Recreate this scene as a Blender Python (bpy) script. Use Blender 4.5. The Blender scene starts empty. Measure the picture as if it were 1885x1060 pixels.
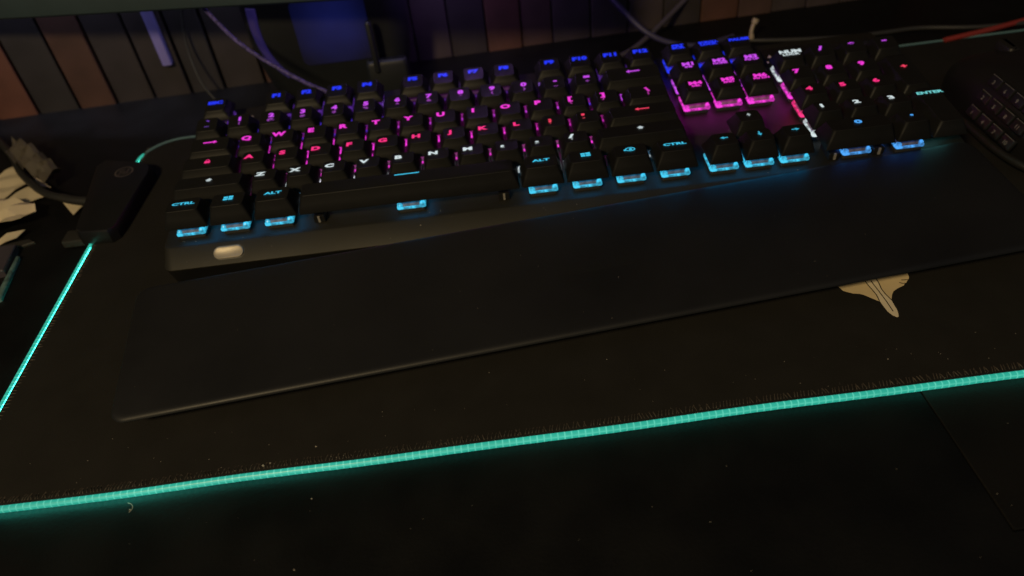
import bpy, math, random
from mathutils import Vector, Matrix, Euler, noise
random.seed(7)
C = bpy.context.scene
COL = C.collection
S = 0.001                                   # everything below is written in millimetres

# ------------------------------------------------------------------ camera
cam_d = bpy.data.cameras.new('camera'); cam = bpy.data.objects.new('camera', cam_d); COL.objects.link(cam)
cam_d.sensor_width = 36; cam_d.lens = 26.3290
cam_d.clip_start = 0.01; cam_d.clip_end = 20
m = Matrix([[0.992679, 0.120778, 0.000841], [-0.079785, 0.660949, -0.746177], [-0.090678, 0.740648, 0.665747]]).to_4x4(); m.translation = Vector([0.179499, -0.332338, 0.254689]); cam.matrix_world = m
cam_d.dof.use_dof = True; cam_d.dof.focus_distance = 0.350; cam_d.dof.aperture_fstop = 7.4
C.camera = cam
# ------------------------------------------------------------------ world, lamps, exposure
w = bpy.data.worlds.new('World'); C.world = w; w.use_nodes = True
bg = w.node_tree.nodes['Background']; bg.inputs[0].default_value = (0.50, 0.56, 0.66, 1); bg.inputs[1].default_value = 0.08
C.view_settings.view_transform = 'Standard'; C.view_settings.look = 'None'
C.view_settings.exposure = 0; C.view_settings.gamma = 1
C.render.engine = 'CYCLES'
def area(name, loc, target, size, power, color, shape='DISK'):
    l = bpy.data.lights.new(name, 'AREA'); l.shape = shape; l.size = size * S; l.energy = power; l.color = color
    o = bpy.data.objects.new(name, l); COL.objects.link(o); o.location = Vector(loc) * S
    o.rotation_euler = (Vector(target) - Vector(loc)).to_track_quat('-Z', 'Y').to_euler(); return o
area('room_lamp', (-245, -770, 745), (120, 60, 0), 130, 6.0, (1.0, 0.76, 0.40))           # the dim warm bulb of the room
def point(name, loc, power, color, r=12):
    l = bpy.data.lights.new(name, 'POINT'); l.energy = power; l.color = color; l.shadow_soft_size = r * S
    o = bpy.data.objects.new(name, l); COL.objects.link(o); o.location = Vector(loc) * S; return o
back_fill = area('added_back_fill', (-90, 214, 190), (-90, 205, 0), 440, 0.25, (0.66, 0.66, 0.95), 'RECTANGLE')   # added fill behind the monitor, brightens wall and far desk
back_fill.data.size_y = 12 * S; back_fill.rotation_euler = (math.radians(24), 0, math.radians(-4)); back_fill.data.spread = math.radians(110)
point('purple_backlight', (165, 195, 110), 0.095, (0.50, 0.24, 1.0))
point('blue_backlight', (80, 200, 95), 0.010, (0.12, 0.16, 1.0))

# ------------------------------------------------------------------ helpers
def lin(r, g, b):
    f = lambda c: (c / 255 / 12.92) if c / 255 <= .04045 else ((c / 255 + .055) / 1.055) ** 2.4
    return (f(r), f(g), f(b))
MATS = {}
def mat(name, base=(.02, .02, .02), rough=.5, metal=0, emit=None, es=0, noise_s=None, noise_a=.3, bump=0, bump_s=400, spec=.5,
        rough_var=0, coat=0):
    if name in MATS: return MATS[name]
    M = bpy.data.materials.new(name); M.use_nodes = True; n = M.node_tree; b = n.nodes['Principled BSDF']
    b.inputs['Base Color'].default_value = (*base, 1); b.inputs['Roughness'].default_value = rough
    b.inputs['Metallic'].default_value = metal; b.inputs['Specular IOR Level'].default_value = spec
    b.inputs['Coat Weight'].default_value = coat
    tc = n.nodes.new('ShaderNodeTexCoord')
    if noise_s:
        t = n.nodes.new('ShaderNodeTexNoise'); t.inputs['Scale'].default_value = noise_s; t.inputs['Detail'].default_value = 6
        n.links.new(tc.outputs['Object'], t.inputs['Vector'])
        r = n.nodes.new('ShaderNodeMapRange'); r.inputs['To Min'].default_value = 1 - noise_a; r.inputs['To Max'].default_value = 1 + noise_a
        r.inputs['From Min'].default_value = .3; r.inputs['From Max'].default_value = .7
        n.links.new(t.outputs['Fac'], r.inputs['Value'])
        mx = n.nodes.new('ShaderNodeVectorMath'); mx.operation = 'SCALE'; mx.inputs[0].default_value = base
        n.links.new(r.outputs[0], mx.inputs['Scale']); n.links.new(mx.outputs[0], b.inputs['Base Color'])
        if rough_var:
            r2 = n.nodes.new('ShaderNodeMapRange'); r2.inputs['From Min'].default_value = .3; r2.inputs['From Max'].default_value = .7
            r2.inputs['To Min'].default_value = rough - rough_var; r2.inputs['To Max'].default_value = rough + rough_var
            n.links.new(t.outputs['Fac'], r2.inputs['Value']); n.links.new(r2.outputs[0], b.inputs['Roughness'])
    if bump:
        t = n.nodes.new('ShaderNodeTexNoise'); t.inputs['Scale'].default_value = bump_s; t.inputs['Detail'].default_value = 4
        n.links.new(tc.outputs['Object'], t.inputs['Vector'])
        bp = n.nodes.new('ShaderNodeBump'); bp.inputs['Strength'].default_value = bump; bp.inputs['Distance'].default_value = .0004
        n.links.new(t.outputs['Fac'], bp.inputs['Height']); n.links.new(bp.outputs[0], b.inputs['Normal'])
    if emit:
        b.inputs['Emission Color'].default_value = (*emit, 1); b.inputs['Emission Strength'].default_value = es
    MATS[name] = M; return M

def build(name, V, F, mats, parent=None, loc=(0, 0, 0), rot=(0, 0, 0), smooth=None, fm=None, label=None):
    me = bpy.data.meshes.new(name); me.from_pydata([(x * S, y * S, z * S) for x, y, z in V], [], F)
    if not isinstance(mats, (list, tuple)): mats = [mats]
    for q in mats: me.materials.append(q)
    if fm: me.polygons.foreach_set('material_index', fm)
    if smooth is not None:
        me.polygons.foreach_set('use_smooth', [True] * len(F)); me.set_sharp_from_angle(angle=math.radians(smooth))
    me.update()
    o = bpy.data.objects.new(name, me); COL.objects.link(o); o.location = Vector(loc) * S; o.rotation_euler = rot
    if parent: o.parent = parent
    if label: o['label'] = label
    return o
def thing(name, label, cat, loc=(0, 0, 0), rot=(0, 0, 0), group=None):
    o = bpy.data.objects.new(name, None); COL.objects.link(o); o.empty_display_size = .01
    o.location = Vector(loc) * S; o.rotation_euler = rot; return tag(o, label, cat, group)
def tag(o, label, cat, group=None):
    o['label'] = label; o['category'] = cat
    if group: o['group'] = group
    return o

class G:                                    # geometry collector
    def __init__(s): s.V = []; s.F = []; s.M = []
    def add(s, V, F, m=0):
        n = len(s.V); s.V += [tuple(v) for v in V]; s.F += [tuple(i + n for i in f) for f in F]; s.M += [m] * len(F); return s
    def box(s, a, b, m=0, bev=0):
        (x0, y0, z0), (x1, y1, z1) = a, b
        if bev:
            return s.loft([rrect(x0 + bev, y0 + bev, x1 - bev, y1 - bev, bev, z0), rrect(x0, y0, x1, y1, bev, z0 + bev),
                           rrect(x0, y0, x1, y1, bev, z1 - bev), rrect(x0 + bev * .3, y0 + bev * .3, x1 - bev * .3, y1 - bev * .3, bev, z1 - bev * .3),
                           rrect(x0 + bev, y0 + bev, x1 - bev, y1 - bev, bev, z1)], m=m)
        V = [(x, y, z) for z in (z0, z1) for x, y in ((x0, y0), (x1, y0), (x1, y1), (x0, y1))]
        return s.add(V, [(3, 2, 1, 0), (4, 5, 6, 7), (0, 1, 5, 4), (1, 2, 6, 5), (2, 3, 7, 6), (3, 0, 4, 7)], m)
    def loft(s, rings, m=0, cap0=True, cap1=True, closed=True):
        n = len(rings[0]); V = [v for r in rings for v in r]; F = []
        for i in range(len(rings) - 1):
            for j in range(n if closed else n - 1):
                k = (j + 1) % n; F.append((i * n + j, i * n + k, (i + 1) * n + k, (i + 1) * n + j))
        if cap0: F.append(tuple(reversed(range(n))))
        if cap1: F.append(tuple(range((len(rings) - 1) * n, len(rings) * n)))
        return s.add(V, F, m)
    def tube(s, P, r, n=10, m=0, rf=None):
        P = [Vector(p) for p in P]; rings = []; up = Vector((0, 0, 1)); prev = None
        for i, p in enumerate(P):
            t = (P[min(i + 1, len(P) - 1)] - P[max(i - 1, 0)]).normalized()
            if prev is None: a = t.cross(up if abs(t.z) < .9 else Vector((1, 0, 0))).normalized()
            else: a = (prev - t * prev.dot(t)).normalized()
            prev = a; b = t.cross(a); rr = r if rf is None else rf(i / (len(P) - 1)) * r
            rings.append([tuple(p + (a * math.cos(q) + b * math.sin(q)) * rr) for q in [2 * math.pi * k / n for k in range(n)]])
        return s.loft(rings, m)
def rrect(x0, y0, x1, y1, r, z, n=4):
    P = []
    for cx, cy, a0 in ((x1 - r, y1 - r, 0), (x0 + r, y1 - r, 90), (x0 + r, y0 + r, 180), (x1 - r, y0 + r, 270)):
        for k in range(n + 1):
            a = math.radians(a0 + 90 * k / n); P.append((cx + r * math.cos(a), cy + r * math.sin(a), z(cx, cy) if callable(z) else z))
    return P
def spline(P, n=10):
    P = [Vector(p) for p in P]; Q = [P[0] * 2 - P[1]] + P + [P[-1] * 2 - P[-2]]; out = []
    for i in range(1, len(Q) - 2):
        a, b, c, d = Q[i - 1:i + 3]
        for k in range(n):
            t = k / n; out.append(.5 * ((2 * b) + (c - a) * t + (2 * a - 5 * b + 4 * c - d) * t * t + (3 * b - a - 3 * c + d) * t ** 3))
    return out + [P[-1]]
def poly_area(P): return sum(P[i][0] * P[(i + 1) % len(P)][1] - P[(i + 1) % len(P)][0] * P[i][1] for i in range(len(P))) / 2
_tc = {}
def text(s, h, xs=1.0, bold=.02):
    """flat letters, centred, cap height h mm, as (verts, faces)"""
    key = (s, h, xs, bold)
    if key in _tc: return _tc[key]
    cu = bpy.data.curves.new('t', 'FONT'); cu.body = s; cu.size = 1; cu.offset = bold; cu.fill_mode = 'FRONT'; cu.resolution_u = 3
    ob = bpy.data.objects.new('t', cu); me = bpy.data.meshes.new_from_object(ob)
    V = [v.co.copy() for v in me.vertices]; F = [tuple(p.vertices) for p in me.polygons]
    bpy.data.objects.remove(ob); bpy.data.meshes.remove(me); bpy.data.curves.remove(cu)
    if not V: return [], []
    x0 = min(v.x for v in V); x1 = max(v.x for v in V); k = h / .70
    V = [((v.x - (x0 + x1) / 2) * k * xs, (v.y - .35) * k, 0) for v in V]
    _tc[key] = (V, F); return V, F
def flat(P): return [(x, y, 0) for x, y in P], [tuple(range(len(P)))]
def arrow(L, h, t, d='L'):
    P = [(-L / 2, 0), (-L / 2 + h * .8, h / 2), (-L / 2 + h * .8, t / 2), (L / 2, t / 2), (L / 2, -t / 2), (-L / 2 + h * .8, -t / 2), (-L / 2 + h * .8, -h / 2)]
    f = {'L': lambda x, y: (x, y), 'R': lambda x, y: (-x, -y), 'U': lambda x, y: (y, -x), 'D': lambda x, y: (-y, x)}[d]
    P = [f(*p) for p in P]; P = P if poly_area(P) > 0 else P[::-1]
    return [(x, y, 0) for x, y in P], [tuple(range(len(P)))]
def ring2(rx, ry, t, n=20, a0=0, a1=360):
    V = []; F = []; full = (a1 - a0 == 360); m_ = n if full else n + 1
    for k in range(m_):
        a = math.radians(a0 + (a1 - a0) * k / n); V += [(rx * math.cos(a), ry * math.sin(a), 0), ((rx - t) * math.cos(a), (ry - t) * math.sin(a), 0)]
    for k in range(n):
        j = (k + 1) % m_; F.append((2 * k, 2 * j, 2 * j + 1, 2 * k + 1))
    return V, F
def ngon(cx, cy, r, n=10): return [(cx + r * math.cos(2 * math.pi * k / n), cy + r * math.sin(2 * math.pi * k / n), 0) for k in range(n)], [tuple(range(n))]
def merge(*L):
    V = []; F = []
    for v, f in L: n = len(V); V += v; F += [tuple(i + n for i in q) for q in f]
    return V, F
def quad(x0, y0, x1, y1): return flat([(x0, y0), (x1, y0), (x1, y1), (x0, y1)])
def off(g, dx=0, dy=0, sc=1): return [(x * sc + dx, y * sc + dy, z) for x, y, z in g[0]], g[1]
PI = math.pi

# ------------------------------------------------------------------ setting: desk and slatted wall
m_desk = mat('black_leather_desk', (.0045, .0045, .0048), .50, noise_s=30, noise_a=.25, bump=.35, bump_s=900, rough_var=.08, spec=.22)
desk = thing('desk', 'large black leather textured desk top under the mouse pad and keyboard', 'desk')
WA = math.atan(.0418)
def wl(s, d=0, z=0):                        # point on the wall line: s along x, d towards the viewer
    return (s, 243 + .0418 * s - d, z)
g = G()
def slab(g, poly, z0, z1, m=0, bev=.35):
    if poly_area(poly) < 0: poly = poly[::-1]
    n = len(poly)
    g.add([(x, y, z0) for x, y in poly] + [(x, y, z1 - bev) for x, y in poly], [tuple(reversed(range(n)))] + [(i, (i + 1) % n, n + (i + 1) % n, n + i) for i in range(n)], m)
    ins = []
    for i in range(n):
        a = Vector(poly[i - 1]); b = Vector(poly[i]); c = Vector(poly[(i + 1) % n]); d1 = (b - a).normalized(); d2 = (c - b).normalized()
        nn = (Vector((-d1.y, d1.x)) + Vector((-d2.y, d2.x))); nn = nn.normalized() / max(.3, nn.length / 2); ins.append(b + nn * bev)
    g.add([(x, y, z1 - bev) for x, y in poly] + [(v.x, v.y, z1) for v in ins], [(i, (i + 1) % n, n + (i + 1) % n, n + i) for i in range(n)] + [tuple(range(n, 2 * n))], m)
    return g
# main top with an L shaped cut where the inlaid panel sits
slab(g, [(-900, -420), (1100, -420), (1100, -204.4), (346.6, -204.4), (344.2, -90), (344, -60), (1100, -60), (1100, 287), (-900, 204)], -34, -4)
build('desk_top', g.V, g.F, m_desk, desk)
g = G(); slab(g, [(347.15, -203.8), (1100, -203.8), (1100, -60.6), (344.7, -60.6), (344.8, -90)], -30, -4.05, bev=.35)
build('inlaid_panel', g.V, g.F, mat('black_inlay', (.0065, .0058, .0050), .52, noise_s=26, noise_a=.3, bump=.3, bump_s=1100, spec=.25), desk, label='slightly browner leather panel beyond the thin seam')
g = G(); g.box((340, -210, -33), (1099, -55, -31)); build('panel_recess', g.V, g.F, mat('recess_black', (.003, .003, .003), .9), desk)

g = G(); g.box((-1200, 262, -700), (1500, 275, 900)); wall = build('wall', g.V, g.F, mat('wall_dark', (.012, .011, .012), .9), rot=(0, 0, WA)); wall['kind'] = 'structure'
pan = thing('slatted_wall_panelling', 'vertical wood slat panelling standing behind the back edge of the desk', 'wall panelling')
tones = [(.030, .024, .026), (.115, .045, .032), (.024, .021, .024), (.070, .034, .026), (.085, .038, .028), (.050, .038, .042), (.070, .040, .036)]
seq = {0: 1, 1: 2, 2: 3, 3: 0, 4: 0, 5: 2}
x = -206.5
widths = [30, 30, 27, 28, 27, 24, 30, 29, 28]
i = 0; xs0 = -206.5
for k in range(-6, 0): pass
pos = []; x = -206.5
while x < 760: wd = widths[i % 9]; pos.append((i, x, wd)); x += wd + (2.2 if i < 8 else .9); i += 1
x = -206.5; i = -1
while x > -420: wd = 29; x -= wd + 2.6; pos.append((i, x, wd)); i -= 1
for i, x, wd in pos:
    t = seq.get(i, [0, 5, 5, 5, 6, 4][(i * 5) % 6] if i > 8 else [0, 2, 0, 3][i % 4])
    g = G(); d = random.uniform(0, 1.6); a = wl(x + wd / 2, 0, 0)
    g.box((-wd / 2, -5 - d, -60), (wd / 2, 6, 520), bev=1.0)
    build('slat', g.V, g.F, mat('wood_tone_%d' % t, tones[t], .6, noise_s=28, noise_a=.35), pan, loc=a, rot=(0, 0, WA), smooth=30)
# added strip for a lilac streak, the light painted into its colour
g = G(); g.box((-3.6, -4, 0), (3.6, 2, 420), bev=1.2)
o = build('lilac_streak', g.V, g.F, mat('lilac_light_tint', (.22, .20, .56), .45), loc=wl(-62.5, 7.4, 22), rot=(0, 0, WA), smooth=30)
tag(o, 'narrow added strip on the dark wall slats painted like lilac light', 'light streak')

# ------------------------------------------------------------------ mouse pad with its glowing rim
ang = math.radians(.75)
def padpt(u, v):                            # u along width from the left edge, v depth from the front edge
    x = -68.0 + u + .004 * v * 0 + .006 * v; y = -145.0 + .0135 * u + v + (.35 * math.sin(u * .021) + .2 * math.sin(u * .057 + 1)) * (1 - v / 300) - .7 * math.exp(-((u - 80) / 45) ** 2) * (1 - v / 300); return x, y
PW, PD, PR = 900, 300, 27
outline = []
for cx, cy, a0 in ((PW - PR, PD - PR, 0), (PR, PD - PR, 90), (PR, PR, 180), (PW - PR, PR, 270)):
    for k in range(17):
        a = math.radians(a0 + 90 * k / 16); outline.append((cx + PR * math.cos(a), cy + PR * math.sin(a)))
def inset(d):
    out = []
    for cx, cy, a0 in ((PW - PR, PD - PR, 0), (PR, PD - PR, 90), (PR, PR, 180), (PW - PR, PR, 270)):
        for k in range(17):
            a = math.radians(a0 + 90 * k / 16); out.append((cx + (PR - d) * math.cos(a), cy + (PR - d) * math.sin(a)))
    return out
pad = thing('mouse_pad', 'wide black cloth mouse pad with a glowing turquoise rim lying on the desk', 'mouse pad')
m_cloth = mat('black_cloth', (.0135, .0124, .0114), .92, noise_s=45, noise_a=.14, bump=.5, bump_s=2200, spec=.22)
g = G(); rings = []
for d, z in ((1.2, -3.9), (1.2, -.6), (1.6, -.15), (2.4, 0)): rings.append([(*padpt(u, v), z) for u, v in inset(d)])
g.loft(rings); build('cloth', g.V, g.F, m_cloth, pad, smooth=40)
# rim: soft silicone light guide following the outline
def dense(L, step=2.9):
    out = []; acc = 0
    for i in range(len(L)):
        a = Vector(L[i]); b = Vector(L[(i + 1) % len(L)]); n = max(1, round((b - a).length / step))
        for k in range(n): out.append(tuple(a.lerp(b, k / n)))
    return out
mg = bpy.data.materials.new('glow_rim'); mg.use_nodes = True; nt = mg.node_tree; b = nt.nodes['Principled BSDF']
b.inputs['Base Color'].default_value = (.04, .14, .12, 1); b.inputs['Roughness'].default_value = .35
uv = nt.nodes.new('ShaderNodeUVMap'); sx = nt.nodes.new('ShaderNodeSeparateXYZ'); nt.links.new(uv.outputs[0], sx.inputs[0])
def mth(op, a, b_=None, c=None):
    q = nt.nodes.new('ShaderNodeMath'); q.operation = op
    for i_, v in enumerate((a, b_, c)):
        if v is None: continue
        if isinstance(v, (int, float)): q.inputs[i_].default_value = v
        else: nt.links.new(v, q.inputs[i_])
    return q.outputs[0]
fu = mth('FRACT', sx.outputs[0]); du = mth('ABSOLUTE', mth('SUBTRACT', fu, .5)); lu = mth('SMOOTH_MIN', mth('MULTIPLY', mth('MAXIMUM', mth('SUBTRACT', du, .36), 0), 8), 1, .2)
dv = mth('ABSOLUTE', mth('SUBTRACT', sx.outputs[1], .42)); lv = mth('MAXIMUM', mth('SUBTRACT', 1, mth('MULTIPLY', dv, 14)), 0)
tn = nt.nodes.new('ShaderNodeTexNoise'); tn.inputs['Scale'].default_value = 260; tcn = nt.nodes.new('ShaderNodeTexCoord'); nt.links.new(tcn.outputs['Object'], tn.inputs['Vector'])
t2 = nt.nodes.new('ShaderNodeTexNoise'); t2.inputs['Scale'].default_value = 14; nt.links.new(tcn.outputs['Object'], t2.inputs['Vector'])
mixf = mth('MINIMUM', mth('MULTIPLY', mth('MAXIMUM', lu, mth('MULTIPLY', lv, .7)), mth('ADD', .15, mth('MULTIPLY', tn.outputs['Fac'], 1.1))), 1)
mix = nt.nodes.new('ShaderNodeMix'); mix.data_type = 'RGBA'; nt.links.new(mixf, mix.inputs['Factor'])
mix.inputs['A'].default_value = (*lin(34, 172, 150), 1); mix.inputs['B'].default_value = (*lin(108, 226, 200), 1)
nt.links.new(mix.outputs['Result'], b.inputs['Emission Color'])
sp_ = nt.nodes.new('ShaderNodeSeparateXYZ'); nt.links.new(tcn.outputs['Object'], sp_.inputs[0])
mr_ = nt.nodes.new('ShaderNodeMapRange'); nt.links.new(sp_.outputs[0], mr_.inputs['Value']); mr_.inputs['From Min'].default_value = -.06; mr_.inputs['From Max'].default_value = .12; mr_.inputs['To Min'].default_value = 22; mr_.inputs['To Max'].default_value = 1.2
under = mth('MULTIPLY', mth('GREATER_THAN', sx.outputs[1], .72), mth('MULTIPLY', t2.outputs['Fac'], mr_.outputs[0]))      # underside emission boosted, most at the left, to light the desk
nt.links.new(mth('ADD', mth('ADD', .62, mth('MULTIPLY', t2.outputs['Fac'], .55)), under), b.inputs['Emission Strength'])
m_rim_dim = mat('rim_dim', (.10, .14, .13), .45, emit=lin(60, 92, 84), es=.22)  # far rim seen from behind: its dimness set as weak grey emission
prof = [(1.3, .05), (.7, .55), (-.3, .45), (-.95, -.25), (-1.1, -1.2), (-.9, -2.0), (-.3, -2.7), (1.3, -3.4)]
D = dense(outline)
def rim(name, sel, m_, label=None):
    # sel: function(u,v) -> bool on the dense outline
    n = len(D); runs = [i for i in range(n) if sel(*D[i])]
    # find contiguous run start
    s0 = next((i for i in runs if (i - 1) % n not in set(runs)), runs[0]); idx = [(s0 + k) % n for k in range(len(runs))]
    V = []; F = []; UV = []
    for k, i in enumerate(idx):
        a = Vector(D[i - 1]); c = Vector(D[(i + 1) % n]); t = (c - a).normalized(); nn = Vector((t.y, -t.x))
        wob = 1 + .035 * math.sin(k * 1.7) + random.uniform(-.02, .02)
        rib = .10 if k % 1 == 0 else 0
        for d, z in prof:
            p = Vector(D[i]) - nn * (d if d > 1 else d * wob); V.append((*padpt(p.x, p.y), z))
    L = len(prof); uvs = []
    for k in range(len(idx) - 1):
        for j in range(L - 1):
            F.append((k * L + j, k * L + j + 1, (k + 1) * L + j + 1, (k + 1) * L + j))
            uvs += [(k, j / (L - 1)), (k, (j + 1) / (L - 1)), (k + 1, (j + 1) / (L - 1)), (k + 1, j / (L - 1))]
    o = build(name, V, F, m_, pad, smooth=60, label=label)
    ul = o.data.uv_layers.new(name='UVMap')
    for q, c in enumerate(uvs): ul.data[q].uv = c
    return o
farsel = lambda u, v: v > PD - 16 and u < PW - 20 or (v > PD - 16)
rim('glowing_rim', lambda u, v: not farsel(u, v), mg)
rim('dim_far_rim', farsel, m_rim_dim, 'dim far stretch of the rim that looks grey')
# stitching along the front and left hem
g = G()
def stitch(u0, v0, u1, v1):
    a = padpt(u0, v0); b_ = padpt(u1, v1); t = Vector((b_[0] - a[0], b_[1] - a[1])).normalized() * .17; nx = Vector((-t.y, t.x))
    for z in (.28,):
        V = [(a[0] + nx.x, a[1] + nx.y, .02), (a[0] - nx.x, a[1] - nx.y, .02), (b_[0] - nx.x, b_[1] - nx.y, .02), (b_[0] + nx.x, b_[1] + nx.y, .02),
             (a[0], a[1], .05), (b_[0], b_[1], .05), ((a[0] + b_[0]) / 2, (a[1] + b_[1]) / 2, .42)]
        g.add(V, [(1, 2, 6), (0, 6, 3), (0, 1, 6), (2, 3, 6)])
u = 22
while u < 640: 
    s_ = random.uniform(-.3, .3)
    stitch(u + s_, 2.6, u + s_ + random.choice((-.7, .7, .9)), 2.6 + random.uniform(2.6, 3.3)); u += 1.45
v = 24
while v < 292: stitch(2.4, v, 2.4 + random.uniform(1.8, 3), v + random.uniform(-.7, .7)); v += 2.2
build('stitching', g.V, g.F, mat('brown_thread', (.075, .060, .048), .7, noise_s=300, noise_a=.6), pad)
# printed emblem
def P3(L, z): return [(x, y, z) for x, y in L]
em = [(336.7, -77.8), (338.5, -79.1), (340.6, -80.4), (343.1, -81.1), (344.8, -82.1), (347.0, -84.6), (349.6, -87.4), (350.1, -87.5), (350.2, -91.1), (350.5, -94.6), (351.5, -97.4), (352.9, -99.0), (353.8, -98.7), (354.5, -96.8), (355.1, -94.2), (355.2, -91.2), (355.5, -87.7), (357.5, -84.1), (359.2, -82.0), (361.7, -80.6), (365.4, -79.1), (366.2, -78.2), (367.1, -77.7), (368.6, -76.1), (369.4, -75.5), (370.3, -74.2)]
emb = build('printed_emblem', P3(em + [(372.5, -66), (362, -60), (353.5, -52), (345, -62), (335, -72)], .05), [tuple(range(len(em) + 5))],
            mat('gold_print', (.78, .62, .37), .6, noise_s=60, noise_a=.12), pad, label='tan winged emblem printed on the pad')
tail = [(350.1, -87.2), (350.2, -91.1), (350.5, -94.6), (351.5, -97.4), (352.9, -99.0), (353.8, -98.7), (354.5, -96.8), (355.1, -94.2), (355.2, -91.2), (355.5, -87.5), (354.6, -83.2), (354.4, -79.5), (355.0, -75.7), (355.4, -70), (349.2, -70), (349.6, -76.4), (350.1, -79.9), (350.4, -83.2)]
g = G(); g.add(P3(tail, .09), [tuple(range(len(tail)))], 0)
def line(L, w_, z):
    L = [Vector(p) for p in L]
    for a, b_ in zip(L, L[1:]):
        t = (b_ - a).normalized() * w_; n_ = Vector((-t.y, t.x)); a = a - t * .3; b_ = b_ + t * .3
        g.add([(*(a + n_), z), (*(a - n_), z), (*(b_ - n_), z), (*(b_ + n_), z)], [(0, 1, 2, 3)], 1)
for L in ([(349.3, -70), (349.6, -76.4), (350.1, -79.9), (350.4, -83.2), (350.0, -87.3)], [(352.2, -72), (352.2, -75.8), (352.6, -81.6), (352.9, -88.0), (352.9, -95.0)],
          [(355.3, -70), (355.0, -75.7), (354.4, -79.5), (354.6, -83.2), (355.5, -87.6)], [(366.1, -75.3), (369.6, -75.7)], [(364.3, -76.8), (365.3, -77.6), (367.4, -77.9)]): line(L, .24, .13)
build('emblem_lines', g.V, g.F, [mat('pale_print', (.86, .74, .54), .6, noise_s=60, noise_a=.1), mat('print_black', (.008, .008, .007), .8)], emb, fm=g.M)

# ------------------------------------------------------------------ keyboard
U = 19.05
kb = thing('keyboard', 'black backlit mechanical keyboard with blue, magenta, white and cyan glowing keys', 'keyboard', (0.0, -1.793, 21.057), (math.radians(5), 0, 0))
# brushed dark metal
mb = mat('dark_brushed_metal', (.0160, .0148, .0115), .50, metal=.0, spec=.3, noise_s=18, noise_a=.12, bump=.12, bump_s=1500, rough_var=.05)
X0, X1 = -4.6, 433.2
g = G()
def ringp(d, y0, z):                         # outline of the plate, front edge at y0
    return rrect(X0 + d, y0, X1 - d, 127 - d, 5.5, z, 6)
rings = [rrect(X0 + 1.5, -11.5, X1 - 1.5, 126, 5, -19.2, 6), rrect(X0 + .3, -13.2, X1 - .3, 127, 5.5, -9.0, 6), rrect(X0 + .2, -13.3, X1 - .2, 127, 5.5, -8.0, 6)]
g.loft(rings, cap1=False)
case = build('case', g.V, g.F, mat('case_plastic', (.010, .010, .010), .36, noise_s=60, noise_a=.2), kb, smooth=30)
g = G(); g.loft([rrect(X0, -13.4, X1, 127.2, 5.5, -7.95, 6), rrect(X0, -13.4, X1, 127.2, 5.5, -7.3, 6),
                 [(x, y, z) for x, y, z in rrect(X0 + .5, -12.9, X1 - .5, 126.7, 5.2, -6.9, 6)],
                 [(x, y if y > 0 else -3.6, -.35 if y < 60 else -.35) if False else (x, max(y, -4.0 - 0), -.30) for x, y, z in rrect(X0 + 1.2, -4.0, X1 - 1.2, 126.3, 4, -.3, 6)],
                 rrect(X0 + 1.8, -3.1, X1 - 1.8, 125.8, 4, 0, 6)], cap0=False)
plate = build('top_plate', g.V, g.F, mb, kb, smooth=25)
# pill shaped metal button on the sloping front bezel
sl = math.atan2(6.6, 8.9)
def pill(L, W_, z, n=8, d=0):
    r = W_ / 2 - d; P = []
    for cx, a0 in ((L / 2 - W_ / 2, -90), (-L / 2 + W_ / 2, 90)):
        for k in range(n + 1): a = math.radians(a0 + 180 * k / n); P.append((cx + r * math.cos(a), r * math.sin(a), z))
    return P
g = G(); g.loft([pill(16, 6.6, -1), pill(16, 6.6, .9), pill(16, 6.6, 1.25, d=.15), pill(16, 6.6, 1.4, d=.5), pill(16, 6.6, 1.2, d=.9)])
build('media_button', g.V, g.F, mat('pale_metal', (.44, .39, .32), .42, metal=.35, noise_s=90, noise_a=.15, bump=.2, bump_s=3000), kb, loc=(31.8, -8.3, -3.6), rot=(sl, 0, 0), smooth=30, label='pale silver pill shaped button on the front bezel')
g = G(); g.loft([pill(17, 7.6, -.02), pill(17, 7.6, .06)]); build('button_well', g.V, g.F, mat('case_plastic'), kb, loc=(31.8, -8.3, -3.55), rot=(sl, 0, 0))
# lettering on the bezel, half hidden by the wrist rest
lg = merge(off(ring2(1.7, 1.5, .45), -15.6, .5), off(text('steelseries', 2.5, 1.15, .02), 2.2, 0))
build('bezel_lettering', [(x, y, .12) for x, y, z in lg[0]], lg[1], mat('etched_black', (.012, .011, .010), .7), kb, loc=(214, -6.6, -2.4), rot=(sl, 0, 0))
# dark display and roller, upper right
g = G(); g.box((355, 103.5, .1), (392, 117.5, 2.2), bev=.5); build('display', g.V, g.F, mat('glass_black', (.006, .006, .007), .12), kb, smooth=30)
g = G(); n = 20; g.loft([[(x_, 110 + 4 * math.cos(2 * PI * k / n), .6 + 4 * math.sin(2 * PI * k / n)) for k in range(n)] for x_ in (409, 426)]); build('volume_roller', g.V, g.F, mat('case_plastic'), kb, smooth=30)
g = G(); g.box((397, 106, .1), (405, 114, 2.0), bev=.6); build('menu_button', g.V, g.F, mat('case_plastic'), kb, smooth=30)

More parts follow.
